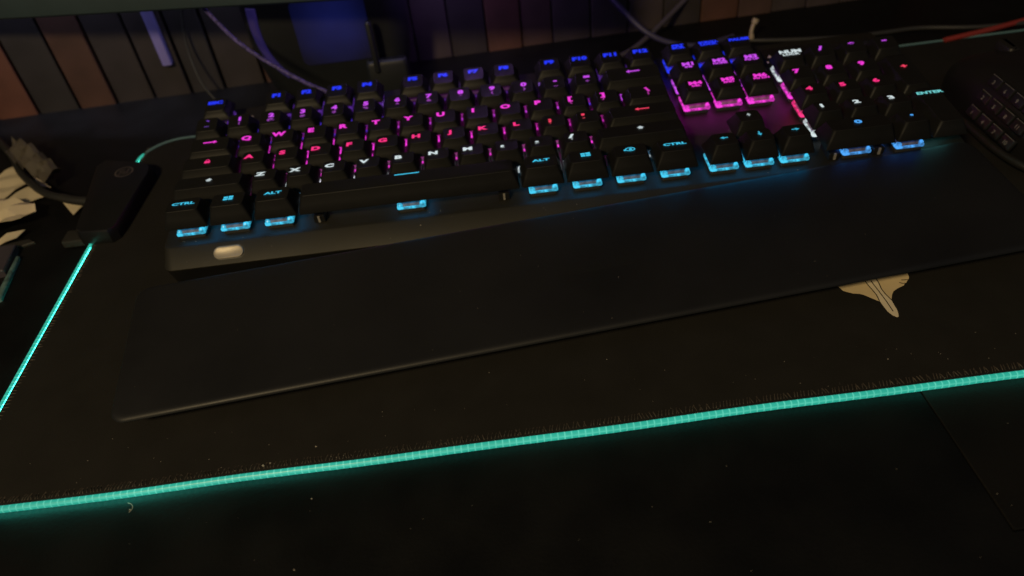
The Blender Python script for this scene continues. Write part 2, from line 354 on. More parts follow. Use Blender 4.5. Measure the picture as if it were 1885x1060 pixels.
BLUE = lin(28, 52, 250); PUR = lin(205, 76, 240); MAG = lin(244, 56, 214); PINK = lin(252, 46, 128); RED = lin(248, 62, 96)
WHT = lin(206, 220, 222); CYAN = lin(62, 196, 232); SKY = lin(72, 160, 240); TEAL = lin(110, 208, 208); VIO = lin(120, 60, 200); LAV = lin(150, 110, 190)
DB_ = tuple(v * .35 for v in VIO)
def glow(c, k=1.0):
    nm = 'led_%s_%.2f' % ('_'.join('%03d' % int(v * 255) for v in c), k)
    return mat(nm, (.02, .02, .02), .4, emit=c, es=k)
def dimglow(c): return glow(tuple(v * .5 + .02 for v in c), .75)
def clearm(c): # translucent housing plastic that carries its led's light unevenly
    nm = 'housing_' + '_'.join('%03d' % int(v * 255) for v in c)
    if nm in MATS: return MATS[nm]
    M = mat(nm, (.04, .04, .04), .25, emit=c, es=1); n = M.node_tree; bb = n.nodes['Principled BSDF']
    t = n.nodes.new('ShaderNodeTexNoise'); t.inputs['Scale'].default_value = 420; tc_ = n.nodes.new('ShaderNodeTexCoord'); n.links.new(tc_.outputs['Object'], t.inputs['Vector'])
    r = n.nodes.new('ShaderNodeMapRange'); r.inputs['From Min'].default_value = .38; r.inputs['From Max'].default_value = .62; r.inputs['To Min'].default_value = SW_LO; r.inputs['To Max'].default_value = SW_HI
    n.links.new(t.outputs['Fac'], r.inputs['Value']); n.links.new(r.outputs[0], bb.inputs['Emission Strength']); return M
SW_LO, SW_HI = .35, 1.15
LEDK = 24.0
m_cap = mat('keycap_plastic', (.0078, .0076, .0076), .52, spec=.36, noise_s=120, noise_a=.12, bump=.15, bump_s=3500)
m_clear = mat('clear_centre', (.16, .15, .14), .22, noise_s=300, noise_a=.5)
m_stem = mat('stem_grey', (.05, .05, .05), .4)
PLATE_GLOW = {CYAN: (lin(22, 140, 205), 4.5), SKY: (lin(30, 110, 235), 1.2), WHT: (WHT, .8), DB_: (DB_, .8)}
# top plane of each row: z at the legend, y of the legend in the row, slope
ROW = {0: (17.8, 10.2, -.11, 0), 1: (16.9, 10.25, -.13, U), 2: (16.0, 10.2, -.04, 2 * U), 3: (15.3, 11.0, .06, 3 * U), 4: (16.8, 10.7, .11, 4 * U), 5: (15.3, 11.0, .13, 5.25 * U)}
BOT = 8.4
def cap_mesh(w_, d_, row, cx_top=0):
    """one keycap, local origin at the key's centre on the plate"""
    zl, yl, sl_, y0 = ROW[row]; yc = yl - U / 2
    zt = lambda x, y: zl + sl_ * (y - yc)
    hw, hd = w_ / 2 - .5, d_ / 2 - .5
    def rg(f, z, r=1.3, n=3):               # f 0..1 from the bottom to the top inset
        x0, x1 = -hw + 2.75 * f, hw - 2.75 * f; y0_, y1_ = -hd + 2.6 * f, hd - 3.4 * f
        return [(x, y, (BOT + (zt(x, y) + z - BOT) * 1) if f > .9 else BOT + (zt(x, y) - BOT) * (f / 1.0) if False else (z if f == 0 else zt(x, y) + z)) for x, y, _ in rrect(x0, y0_, x1, y1_, r, 0, n)]
    g = G()
    r0 = rg(0, BOT, .9); r1 = rg(0, BOT + .5, .9)
    mid = [tuple(a[i] * .45 + b_[i] * .55 for i in range(3)) for a, b_ in zip(r1, rg(1, -.9, 1.7))]
    mid = [(x + (0.12 if x < 0 else -.12) * 0, y, z) for x, y, z in mid]
    r2 = rg(1, -.75, 1.8); r3 = rg(1.03, -.22, 1.9); r4 = rg(1.12, .0, 1.9)
    cenx = 0; 
    def sc(rg_, k, dz): return [(x * k, (y - .4) * k + .4, zt(x * k, (y - .4) * k + .4) + dz) for x, y, z in rg_]
    dish = .30 if row != 0 or w_ < 60 else -.2
    inner0 = [(x * (1 - 1.2 / hw), y * (1 - 1.2 / hd), z) for x, y, z in r4]
    g.loft([r0, r1, mid, r2, r3, r4, sc(r4, .82, -dish * .45), sc(r4, .5, -dish * .85), sc(r4, .2, -dish)], cap0=False)
    return g, zt, dish
def switch_mesh():
    g = G()
    # lower clear flange with rounded glowing corners, upper housing, greyer centre, dark stem
    g.loft([rrect(-7.8, -7.8, 7.8, 7.8, 1.2, 2.7), rrect(-7.8, -7.8, 7.8, 7.8, 1.2, 3.5), rrect(-7.3, -7.3, 7.3, 7.3, 1.2, 3.8)], 0)
    for sx_ in (-1, 1):
        for sy_ in (-1, 1):
            a = (sx_ * 7.4, sy_ * 7.4); b_ = (sx_ * 4.3, sy_ * 4.3)
            x0_, x1_ = sorted((a[0], b_[0])); y0_, y1_ = sorted((a[1], b_[1]))
            g.loft([rrect(x0_, y0_, x1_, y1_, .8, 3.7), rrect(x0_ + .2, y0_ + .2, x1_ - .2, y1_ - .2, .9, 4.9), rrect(x0_ + .9, y0_ + .9, x1_ - .9, y1_ - .9, .6, 5.6)], 0)
    g.loft([rrect(-6.9, -6.9, 6.9, 6.9, .5, 3.75), rrect(-6.3, -6.3, 6.3, 6.3, .5, 4.6), rrect(-5.6, -5.4, 5.6, 5.4, .5, 6.2)], 1)
    # added light plate inside the cap: only its underside shines, down on the metal
    g.loft([rrect(-8.3, -8.3, 8.3, 8.3, .6, 8.25), rrect(-8.3, -8.3, 8.3, 8.3, .6, 8.5)], 2, cap0=False)
    r_ = rrect(-8.3, -8.3, 8.3, 8.3, .6, 8.24); g.add(r_, [tuple(reversed(range(len(r_))))], 3)
    g.loft([rrect(-7.0, -7.0, 7.0, 7.0, .8, .05), rrect(-7.2, -7.2, 7.2, 7.2, .8, 2.65)], 2)
    g.loft([rrect(-3.4, -3.4, 3.4, 3.4, .5, 7.9), rrect(-2.6, -2.6, 2.6, 2.6, .5, 12.0)], 2)
    return g
swg = switch_mesh(); sw_cache = {}
def switch(parent, c, dx=0, dy=0):
    if c not in sw_cache:
        o = build('switch', swg.V, swg.F, [clearm(c), m_clear, m_stem, glow(*PLATE_GLOW.get(c, (c, 3.0)))], parent, loc=(dx, dy, 0), smooth=30, fm=swg.M); sw_cache[c] = o.data
    else:
        o = bpy.data.objects.new('switch', sw_cache[c]); COL.objects.link(o); o.parent = parent; o.location = Vector((dx, dy, 0)) * S
    return o
def lt(s, h=3.0, xs=1.45, bold=.035): return text(s, h * 1.10, xs, bold + .022)
def put(legs, zt, dish, dx, yc):
    """legs: list of (geometry, y offset, material index)"""
    V = []; F = []; M = []
    for (v, f), oy, mi in legs:
        n = len(V)
        for x, y, z in v: X = x + dx; Y = y + yc + oy; V.append((X, Y, zt(X, Y) + (.05 if dish > 0 else .28)))
        F += [tuple(i + n for i in q) for q in f]; M += [mi] * len(f)
    return V, F, M
cap_cache = {}
def key(x0, w_, row, c, legs, text_label, dx=0, name='key', d_=U, y_off=None, sw=None, ydim=0, lk=1.0):
    """x0, w_ in key units; legs: [(geometry, dy, 0 bright / 1 dim)]"""
    cx = (x0 + w_ / 2) * U; y0 = ROW[row][3]; cy = y0 + d_ / 2
    ck = (w_, row, d_)
    if ck in cap_cache: me, zt, dish = cap_cache[ck]; o = bpy.data.objects.new(name, me); COL.objects.link(o); o.parent = kb; o.location = Vector((cx, cy, 0)) * S
    else:
        g, zt, dish = cap_mesh(w_ * U, d_, row); o = build(name, g.V, g.F, m_cap, kb, loc=(cx, cy, 0), smooth=35); cap_cache[ck] = (o.data, zt, dish)
    o['label'] = text_label
    yc = (ROW[row][1] - U / 2) if y_off is None else y_off
    V, F, M = put(legs, zt, dish, dx, yc)
    build('legend', V, F, [glow(c, lk), dimglow(c)], o, fm=M)
    switch(o, sw or c)
    return o
KL = -2.5                                    # letters and digits of the pad sit left of centre
def icon_shift(s=1): return merge(flat([(-2.0 * s, .1), (0, 2.0 * s), (2.0 * s, .1), (1.1 * s, .1), (1.1 * s, -1.1 * s), (-1.1 * s, -1.1 * s), (-1.1 * s, .1)][::-1]))
def icon_win(): return merge(quad(-2.5, -1.7, -.15, -.15), quad(.15, -1.7, 2.6, -.15), quad(-2.5, .15, -.15, 1.7), quad(.15, .15, 2.6, 1.9))
def icon_lock(): return merge(quad(-1.6, -1.6, 1.6, .3), off(ring2(1.2, 1.7, .5, 10, 0, 180), 0, .2))
def icon_ss(): return merge(ring2(2.7, 1.9, .6), ngon(.2, 0, .9), ngon(-2.9, -.5, .7, 8))
# bottom row
R0 = 0
key(0, 1.25, 0, CYAN, [(lt('CTRL', 1.9, 1.68, .02), 0, 0)], 'left CTRL key glowing cyan')
key(1.25, 1.25, 0, CYAN, [(icon_win(), 0, 0)], 'left key with cyan window symbol')
key(2.5, 1.25, 0, CYAN, [(lt('ALT', 1.9, 1.7, .02), 0, 0)], 'left ALT key glowing cyan')
sp = key(3.75, 6.25, 0, CYAN, [(quad(-6.6, -.42, 6.6, .42), 0, 0)], 'long space bar with a thin cyan line', name='space_bar', y_off=3.0)
key(10, 1.25, 0, CYAN, [(lt('ALT', 1.9, 1.7, .02), 0, 0)], 'right ALT key glowing cyan')
key(11.25, 1.25, 0, CYAN, [(icon_win(), 0, 0)], 'right key with cyan window symbol')
key(12.5, 1.25, 0, CYAN, [(icon_ss(), 0, 0)], 'key with round cyan symbol')
key(13.75, 1.25, 0, CYAN, [(lt('CTRL', 1.9, 1.68, .02), 0, 0)], 'right CTRL key glowing cyan')
def stab(parent, sx_):
    g = G(); g.box((-3, -7.2, .1), (3, 5, 4.5), bev=.4); g.box((-.55, -7.9, .8), (.55, -7.0, 4.6), 1)
    build('stabilizer', g.V, g.F, [mat('case_plastic'), mat('stab_pin', (.30, .28, .25), .4)], parent, loc=(sx_, 0, 0), fm=g.M, smooth=30)
stab(sp, -50); stab(sp, 50)
for x_, d in ((15.25, 'L'), (16.25, 'D'), (17.25, 'R')):
    key(x_, 1, 0, CYAN, [(arrow(4.2, 2.6, .8, d), 0, 0)], {'L': 'left', 'D': 'down', 'R': 'right'}[d] + ' arrow key glowing cyan', name='arrow_key', lk=.75)
key(16.25, 1, 1, WHT, [(arrow(3.2, 2.6, .8, 'U'), 0, 0)], 'up arrow key with dim white arrow', name='arrow_key', lk=.55, sw=tuple(v * .02 for v in MAG))
k0 = key(18.5, 2, 0, SKY, [(lt('0', 2.9, 1.6), 0, 0)], 'wide pad key with blue 0'); stab(k0, -12); stab(k0, 12)
key(20.5, 1, 0, SKY, [(ngon(0, 0, .9), 0, 0)], 'pad key with blue point')
# shift row
key(0, 2.25, 1, WHT, [(icon_shift(), 0, 0)], 'left shift key with white arrow', lk=.8)
for i, ch in enumerate('ZXCVBNM'): key(2.25 + i, 1, 1, WHT, [(lt(ch), 0, 0)], 'key with glowing white letter ' + ch, KL)
for i, (a, b_) in enumerate((',<', '.>', '/?')): key(9.25 + i, 1, 1, WHT, [(lt(a, 3.2, 1.5, .05), 0, 0), (lt(b_, 1.8, 1.4), -3.0, 1)], 'key with white %s and %s' % ({',': 'comma', '.': 'point', '/': 'slash'}[a], b_), KL)
key(12.25, 2.75, 1, WHT, [(icon_shift(), 0, 0)], 'right shift key with white arrow', lk=.8)
for i, ch in enumerate('123'): key(18.5 + i, 1, 1, WHT, [(lt(ch), 0, 0)], 'pad key with white ' + ch, KL)
# home row
key(0, 1.75, 2, PINK, [(icon_lock(), 0, 0)], 'caps lock key with pink lock')
for i, ch in enumerate('ASDFGHJKL'): key(1.75 + i, 1, 2, PINK, [(lt(ch), 0, 0)], 'key with glowing pink letter ' + ch, KL, sw=MAG)
key(10.75, 1, 2, RED, [(lt(';', 3.0, 1.5, .05), 0, 0), (lt(':', 1.8, 1.4), -3.0, 1)], 'key with red semicolon', KL, sw=MAG)
key(11.75, 1, 2, RED, [(lt("'", 3.2, 1.5, .06), 0, 0), (lt('"', 1.8, 1.4), -3.0, 1)], 'key with red apostrophe', KL, sw=MAG)
key(12.75, 2.25, 2, RED, [(arrow(8.2, 2.6, .9, 'L'), 0, 0)], 'enter key with red arrow')
for i, ch in enumerate('456'): key(18.5 + i, 1, 2, PINK, [(lt(ch), 0, 0)], 'pad key with pink ' + ch, KL)
# letter row
key(0, 1.5, 3, MAG, [(arrow(8.2, 2.6, .9, 'R'), 0, 0)], 'tab key with magenta arrow')
for i, ch in enumerate('QWERTYUIOP'): key(1.5 + i, 1, 3, MAG, [(lt(ch), 0, 0)], 'key with glowing magenta letter ' + ch, KL)
key(11.5, 1, 3, MAG, [(lt('[', 3.0, 1.6), 0, 0), (lt('{', 1.8, 1.4), -3.2, 1)], 'key with magenta square bracket', KL)
key(12.5, 1, 3, MAG, [(lt(']', 3.0, 1.6), 0, 0), (lt('}', 1.8, 1.4), -3.2, 1)], 'key with magenta closing bracket', KL)
key(13.5, 1.5, 3, MAG, [(lt('\\', 3.0, 1.6), 0, 0), (lt('|', 1.8, 1.4), -3.2, 1)], 'wide key with magenta backslash', lk=.8)
for i, (a, b_) in enumerate((('M4', 'DEL'), ('M5', 'END'), ('M6', 'PG DN'))):
    key(15.25 + i, 1, 3, MAG, [(lt(a, 2.6, 1.5, .03), .4, 0), (lt(b_, 1.3, 1.5, .03), -2.3, 0)], 'key marked %s in magenta' % a)
for i, ch in enumerate('789'): key(18.5 + i, 1, 3, MAG, [(lt(ch), 0, 0)], 'pad key with magenta ' + ch, KL)
# number row
key(0, 1, 4, VIO, [(lt('`', 2.6, 1.7, .04), .6, 0), (lt('~', 2.0, 1.4), -3.2, 1)], 'key with dim violet grave accent', lk=.7)
for i, (a, b_) in enumerate(zip('1234567890-=', '!@#$%^&*()_+')):
    key(1 + i, 1, 4, PUR, [(lt(a, 2.8), 0, 0), (lt(b_, 1.7, 1.6, .03), -3.9, 1)], 'key with purple %s' % {'-': 'minus', '=': 'equals'}.get(a, a), .6, sw=(VIO if i < 5 or i > 9 else PUR) if False else (lin(70, 44, 190) if i < 5 or i > 10 else lin(190, 60, 210)))
key(13, 2, 4, PUR, [(arrow(8.2, 2.6, .9, 'L'), 0, 0)], 'backspace key with purple arrow')
for i, (a, b_) in enumerate((('M1', 'INS'), ('M2', 'HOME'), ('M3', 'PG UP'))):
    key(15.25 + i, 1, 4, PUR, [(lt(a, 2.6, 1.5, .03), .4, 0), (lt(b_, 1.3, 1.5, .03), -2.3, 0)], 'key marked %s in purple' % a)
key(18.5, 1, 4, WHT, [(lt('NUM', 2.5, 1.5, .03), .4, 0), (lt('LOCK', 1.4, 1.7, .03), -2.3, 0)], 'pad key marked NUM in white')
key(19.5, 1, 4, PUR, [(lt('/', 3.0, 1.7), 0, 0)], 'pad key with purple slash', -1)
key(20.5, 1, 4, PUR, [(lt('*', 3.0, 1.6), 0, 0)], 'pad key with purple star', -1)
key(21.5, 1, 4, PUR, [(lt('-', 3.0, 1.6, .05), .6, 0)], 'pad key with purple minus', -.5, lk=.8)
# tall pad keys
for r_, c_, l_, nm, lab, oy in ((2, RED, lt('+', 2.8, 1.4), 'key', 'tall pad key with red plus', 3.0), (0, TEAL, lt('ENTER', 1.9, 1.6, .02), 'key', 'tall pad key marked ENTER in teal', 10.5)):
    ROW['t%d' % r_] = (ROW[r_ + 1][0] - .2, ROW[r_][1], .02, r_ * U)
    key(21.5, 1, 't%d' % r_, c_, [(l_, 0, 0)], lab, 0, name=nm, d_=2 * U, y_off=oy)
# function row
DB = tuple(v * .35 for v in VIO)
key(0, 1, 5, BLUE, [(lt('ESC', 2.2, 1.6, .04), 0, 0)], 'ESC key glowing blue', sw=DB)
for i, x_ in enumerate((2, 3, 4, 5, 6.5, 7.5, 8.5, 9.5, 11, 12, 13, 14)):
    key(x_, 1, 5, BLUE, [(lt('F%d' % (i + 1), 2.6, 1.5, .05), 0, 0)] + ([(lt(['', '«', '»', '='][i - 8] or '=', 1.5, 1.8), -3.4, 1)] if i == 99 else []), 'F%d key glowing blue' % (i + 1), sw=DB)
key(15.25, 1, 5, BLUE, [(lt('PRT', 1.7, 1.6, .05), .9, 0), (lt('SCR', 1.7, 1.6, .05), -1.2, 0)], 'key marked PRT SCR in blue')
key(16.25, 1, 5, BLUE, [(lt('SCROLL', 1.5, 1.4, .05), .8, 0), (lt('LOCK', 1.5, 1.6, .05), -1.2, 0)], 'key marked SCROLL LOCK in blue')
key(17.25, 1, 5, BLUE, [(lt('PAUSE', 1.9, 1.45, .05), 0, 0)], 'PAUSE key glowing blue')

# ------------------------------------------------------------------ wrist rest: a soft black slab leaning over the bezel
O = Vector((.1, -117.6, 14.0)); yaw = math.radians(5.31)
ex = Vector((math.cos(yaw), math.sin(yaw), .001)); ey = Vector((-math.sin(yaw) * .995, math.cos(yaw) * .995, .0993)); ez = ex.cross(ey).normalized()
RW, RD = 443.6, 81.0
wr = thing('wrist_rest', 'long soft black wrist rest lying skewed in front of the keyboard', 'wrist rest')
def rp(a, b_, c): return tuple(O + ex * a + ey * b_ + ez * c)
g = G(); rings = []
def rr2(d, c, r=7, wav=0):
    return [rp(x, y, c) for x, y, _ in rrect(d, d, RW - d, RD - d, r, 0, 8)]
# sloping underside so the front lip overhangs
und = []
for x, y, _ in rrect(26, 34, RW - 26, RD - 4, 6, 0, 8):
    p = Vector(rp(x, y, 0)); und.append((p.x, p.y, .4 if p.y < -16 else p.z - 7))
lip = rr2(1.4, -2.9)
g.loft([und, lip, rr2(.35, -2.3), rr2(0, -1.6), rr2(.25, -.9), rr2(.9, -.35), rr2(1.9, -.05), rr2(3.2, 0), rr2(14, .25, 6), rr2(30, .1, 4)])
build('rubber_body', g.V, g.F, mat('soft_rubber', (.0092, .0092, .0108), .50, noise_s=16, noise_a=.16, bump=.10, bump_s=1800, rough_var=.07, spec=.42), wr, smooth=40)
V, F = text('STEELSERIES', 5.0, 1.05, .02)
build('sunk_lettering', [rp(x + 224, y + 38, .27 + .001) for x, y, z in V], F, mat('sunk_black', (.0062, .0062, .0070), .60), wr)

# ------------------------------------------------------------------ controller box of the pad, clipped over its left edge
bx = thing('pad_controller', 'black control box with a round badge clipped over the left edge of the mouse pad', 'control box')
top = [(-47.5, 106), (-46.0, 100), (-49.5, 41), (-53, 37), (-69, 38.5), (-73.5, 43), (-85, 114), (-81, 120.5), (-53, 112)]
if poly_area(top) < 0: top = top[::-1]
cx = sum(p[0] for p in top) / len(top); cy = sum(p[1] for p in top) / len(top)
def scl(k, z): return [(cx + (x - cx) * (k if isinstance(k, (int, float)) else 1), cy + (y - cy) * (1 - (1 - k) * .4), z) for x, y in top]
g = G(); g.loft([scl(1.05, -3.5), scl(1.06, 1), scl(1.02, 7.6), scl(.98, 8.7), scl(.93, 9)])
build('housing', g.V, g.F, mat('box_plastic', (.0070, .0070, .0078), .42, noise_s=70, noise_a=.15, bump=.1, bump_s=2500), bx, smooth=35)
g = G(); g.box((-85.5, 41, -3.8), (-67, 53, 1.5), bev=1.0); build('mounting_lug', g.V, g.F, mat('lug_grey', (.022, .021, .019), .5), bx, smooth=35)
badge = merge(ring2(6.0, 6.0, 1.0, 28)); SS = merge(off(ring2(2.0, 1.7, .8, 10, 20, 250), -1.2, 1.4), off(ring2(2.0, 1.7, .8, 10, -160, 90), .8, -1.2), quad(-2.6, -.5, 2.8, .5), off(ngon(0, 0, .8, 8), 2.6, 1.8), off(ngon(0, 0, .8, 8), -2.8, -1.9))
V, F = merge(badge, SS); cr = math.cos(.12); sr = math.sin(.12)
build('badge', [(-62.5 + x * cr - y * sr, 101.5 + x * sr + y * cr, 9.08) for x, y, z in V], F, mat('badge_grey', (.085, .070, .064), .45), bx, label='round dull bronze badge')
g = G(); g.tube(spline([(-78, 77, 5), (-89, 80.5, 5), (-99, 85.5, 5)], 6), 2.9, 12); build('cable_plug', g.V, g.F, mat('plug_black', (.020, .019, .017), .5), bx, smooth=40)
g = G(); g.tube(spline([(-98, 85, 5), (-104, 88, 5), (-113, 94.5, 4), (-127, 108, 3), (-147, 132, 1), (-168, 163, 0), (-205, 205, 0), (-240, 225, 0)], 12), 2.6, 12)
o = build('usb_cable', g.V, g.F, mat('cable_black', (.017, .017, .016), .5), smooth=40); tag(o, 'thick black cable curving from the control box across the papers to the left', 'cable')

# ------------------------------------------------------------------ papers and odds left of the pad
def crumple(name, poly, z, amp, mat_, label, cat, seed, group=None, th=.35, curl=0):
    if poly_area(poly) < 0: poly = poly[::-1]
    x0 = min(p[0] for p in poly); x1 = max(p[0] for p in poly); y0 = min(p[1] for p in poly); y1 = max(p[1] for p in poly)
    def inside(x, y):
        c = False; n = len(poly)
        for i in range(n):
            (xa, ya), (xb, yb) = poly[i], poly[i - 1]
            if (ya > y) != (yb > y) and x < (xb - xa) * (y - ya) / (yb - ya) + xa: c = not c
        return c
    n = len(poly); cx = sum(p[0] for p in poly) / n; cy = sum(p[1] for p in poly) / n
    K = 14; per = []
    for i in range(n):
        a = Vector(poly[i]); b_ = Vector(poly[(i + 1) % n])
        for k in range(14): per.append(a.lerp(b_, k / 14))
    V = []; F = []
    def h(x, y):
        a_ = 0
        for k_ in range(3):                      # sharp folds in three directions
            an = seed * 1.7 + k_ * 1.1; wl_ = 15 + 7 * k_; q = ((x * math.cos(an) + y * math.sin(an)) / wl_ + seed * .37) % 1
            a_ += abs(q - .5) * (.9 - .2 * k_)
        return z + amp * a_ + curl * ((x - x0) / (x1 - x0))
    for k in range(K):
        t = 1 - k / K
        for p in per: x = cx + (p.x - cx) * t; y = cy + (p.y - cy) * t; V.append((x, y, h(x, y)))
    V.append((cx, cy, h(cx, cy))); m_ = len(per)
    for k in range(K - 1):
        for j in range(m_): F.append((k * m_ + j, k * m_ + (j + 1) % m_, (k + 1) * m_ + (j + 1) % m_, (k + 1) * m_ + j))
    for j in range(m_): F.append(((K - 1) * m_ + j, (K - 1) * m_ + (j + 1) % m_, len(V) - 1))
    nv = len(V); V += [(x, y, z_ - th) for x, y, z_ in V]; F += [tuple(reversed([i + nv for i in f])) for f in F]
    for j in range(m_): F.append(((j + 1) % m_, j, nv + j, nv + (j + 1) % m_))
    o = build(name, V, F, mat_, smooth=18); tag(o, label, cat, group); return o
mp = mat('cream_paper', (.60, .51, .36), .8, noise_s=22, noise_a=.14); mp2 = mat('grey_paper', (.42, .37, .31), .8, noise_s=30, noise_a=.2)
GP = 'papers lying left of the pad'
crumple('paper', [(-190, 112), (-166, 133), (-158.3, 145), (-138, 119), (-150, 101), (-175, 92)], -2.0, 3, mp, 'cream paper sheet with a raised corner under the black cable, farthest of the lit papers', 'paper', 1, GP)
crumple('paper', [(-175, 78), (-149.3, 99), (-136.3, 116.5), (-116.5, 103), (-133, 93), (-150, 84)], -2.2, 2, mp, 'flat pointed cream paper strip between the other two sheets', 'paper', 2, GP)
crumple('paper', [(-185, 70), (-148, 97), (-138.8, 96.5), (-126.9, 89.1), (-116.5, 84), (-111.5, 70.4), (-122.9, 64.7), (-140, 62), (-175, 52)], 1.0, 7, mp, 'crumpled cream paper with deep creases, nearest of the papers', 'paper', 3, GP)
crumple('paper', [(-108, 96), (-88, 88), (-91.5, 75.0)], -2.4, 1, mp, 'small triangle of cream paper beside the control box under the cable', 'paper', 4, GP)
crumple('paper', [(-130, 52), (-124.7, 58.3), (-116, 61.8), (-118.9, 55.4), (-128, 49)], -2.2, 4, mp, 'small leaf shaped scrap of paper below the crumpled sheet', 'paper', 5, GP)
crumple('paper', [(-136, 125), (-127, 118.5), (-117.5, 108.5), (-127, 112)], -1.5, 3, mp, 'thin curled cream scrap just beyond the cable', 'paper', 6, GP)
crumple('paper', [(-150, 137), (-141, 130), (-140, 124.5), (-146, 130)], -1.5, 3, mp2, 'tiny pale scrap beyond the cable', 'paper', 8, GP)
crumple('wrapper', [(-165, 170), (-140, 150), (-108, 114), (-118, 106), (-143, 130), (-162, 150)], 1, 13, mat('brown_film', (.085, .072, .055), .35, noise_s=30, noise_a=.4), 'brownish crinkled wrapper in the shade behind the control box', 'wrapper', 9)
g = G(); slab(g, [(-150, 46), (-114.6, 45.8), (-111.6, 20.8), (-150, 16)], -4, 1.0, bev=.5)
o = build('small_box', g.V, g.F, mat('dark_card', (.055, .048, .062), .3, noise_s=40, noise_a=.3), smooth=30); tag(o, 'glossy dark grey flat box at the left edge below the papers', 'box')
g = G(); slab(g, [(-112.3, 37.5), (-110.0, 36.5), (-104.6, -2), (-108.4, -4)], -4, -1.4, bev=.6)
o = build('ruler', g.V, g.F, mat('teal_plastic', (.10, .17, .17), .3, noise_s=200, noise_a=.5), smooth=30); tag(o, 'narrow pale teal plastic strip beside the glossy dark box', 'ruler')
g = G(); slab(g, [(-128, 52), (-112, 55), (-107, 51), (-122, 45)], -4, -2.5, bev=.4)
o = build('card', g.V, g.F, mat('dark_card2', (.022, .020, .019), .6), smooth=30); tag(o, 'small dark card between the leaf shaped scrap and the glossy box', 'card')

# ------------------------------------------------------------------ monitor above, speaker and cables behind
mo = thing('monitor', 'dark monitor whose lower edge hangs over the back of the desk at upper left', 'monitor', (2.3, 161.2, 85), (0, 0, math.atan2(-24.7, 141)))
g = G(); g.box((-420, 0, 0), (240, 14, 24), bev=1.5); build('bottom_bezel', g.V, g.F, mat('monitor_plastic', (.030, .050, .062), .5, noise_s=30, noise_a=.1), mo, smooth=30)
g = G(); g.box((-420, 1, 24.2), (240, 12, 390), bev=1.5); build('panel', g.V, g.F, mat('monitor_back', (.012, .012, .013), .5), mo, smooth=30)
g = G(); g.box((-60, 12.5, 60), (20, 45, 200), bev=4); build('stand_neck', g.V, g.F, mat('monitor_back'), mo, smooth=30)

spk = thing('speaker', 'dark rounded desk speaker with a dim blue glowing front panel behind the keyboard', 'speaker', (70, 216, -4))
g = G(); rings = []
for z, hw, hd in ((0, 42, 16), (2, 46, 19), (12, 52, 21), (30, 56, 22), (50, 58, 22), (76, 58, 22), (88, 55, 20), (92, 50, 16)):
    rings.append(rrect(-hw, -hd, hw, hd, min(hd - 1, 15), z, 6))
g.loft(rings); m_spk = mat('speaker_plastic', (.013, .015, .018), .42, noise_s=20, noise_a=.2); build('enclosure', g.V, g.F, m_spk, spk, smooth=40)
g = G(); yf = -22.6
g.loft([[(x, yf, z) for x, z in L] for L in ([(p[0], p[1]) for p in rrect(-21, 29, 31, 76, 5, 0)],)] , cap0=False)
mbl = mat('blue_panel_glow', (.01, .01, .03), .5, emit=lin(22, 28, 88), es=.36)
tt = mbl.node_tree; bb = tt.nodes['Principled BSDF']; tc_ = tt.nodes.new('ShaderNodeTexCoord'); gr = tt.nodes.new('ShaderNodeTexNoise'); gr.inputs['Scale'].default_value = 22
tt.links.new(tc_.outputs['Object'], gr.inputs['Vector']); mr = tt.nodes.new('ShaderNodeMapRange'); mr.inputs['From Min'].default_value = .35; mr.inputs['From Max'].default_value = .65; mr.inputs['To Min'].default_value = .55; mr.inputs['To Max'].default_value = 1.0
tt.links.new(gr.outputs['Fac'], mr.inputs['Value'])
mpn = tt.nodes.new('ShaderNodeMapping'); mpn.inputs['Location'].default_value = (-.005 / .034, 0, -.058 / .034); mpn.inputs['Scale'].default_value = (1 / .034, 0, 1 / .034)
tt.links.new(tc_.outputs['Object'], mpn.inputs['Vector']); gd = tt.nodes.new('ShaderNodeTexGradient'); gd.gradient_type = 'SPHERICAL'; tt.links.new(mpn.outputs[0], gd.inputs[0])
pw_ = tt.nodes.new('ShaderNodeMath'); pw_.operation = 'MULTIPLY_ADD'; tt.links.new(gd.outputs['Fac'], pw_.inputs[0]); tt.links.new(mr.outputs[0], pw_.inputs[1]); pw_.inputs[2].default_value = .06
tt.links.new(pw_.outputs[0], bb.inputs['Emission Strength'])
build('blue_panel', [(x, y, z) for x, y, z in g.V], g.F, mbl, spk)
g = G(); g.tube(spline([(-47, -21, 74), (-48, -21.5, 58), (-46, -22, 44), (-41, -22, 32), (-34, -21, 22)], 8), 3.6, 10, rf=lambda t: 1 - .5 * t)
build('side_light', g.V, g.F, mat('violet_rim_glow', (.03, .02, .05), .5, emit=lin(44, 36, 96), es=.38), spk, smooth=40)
g = G(); g.box((24, -34, 0), (54, -24, 30), bev=3); g.box((30, -36, 22), (34, -30, 60), bev=1.5); build('control_knob_arm', g.V, g.F, m_spk, spk, smooth=30)

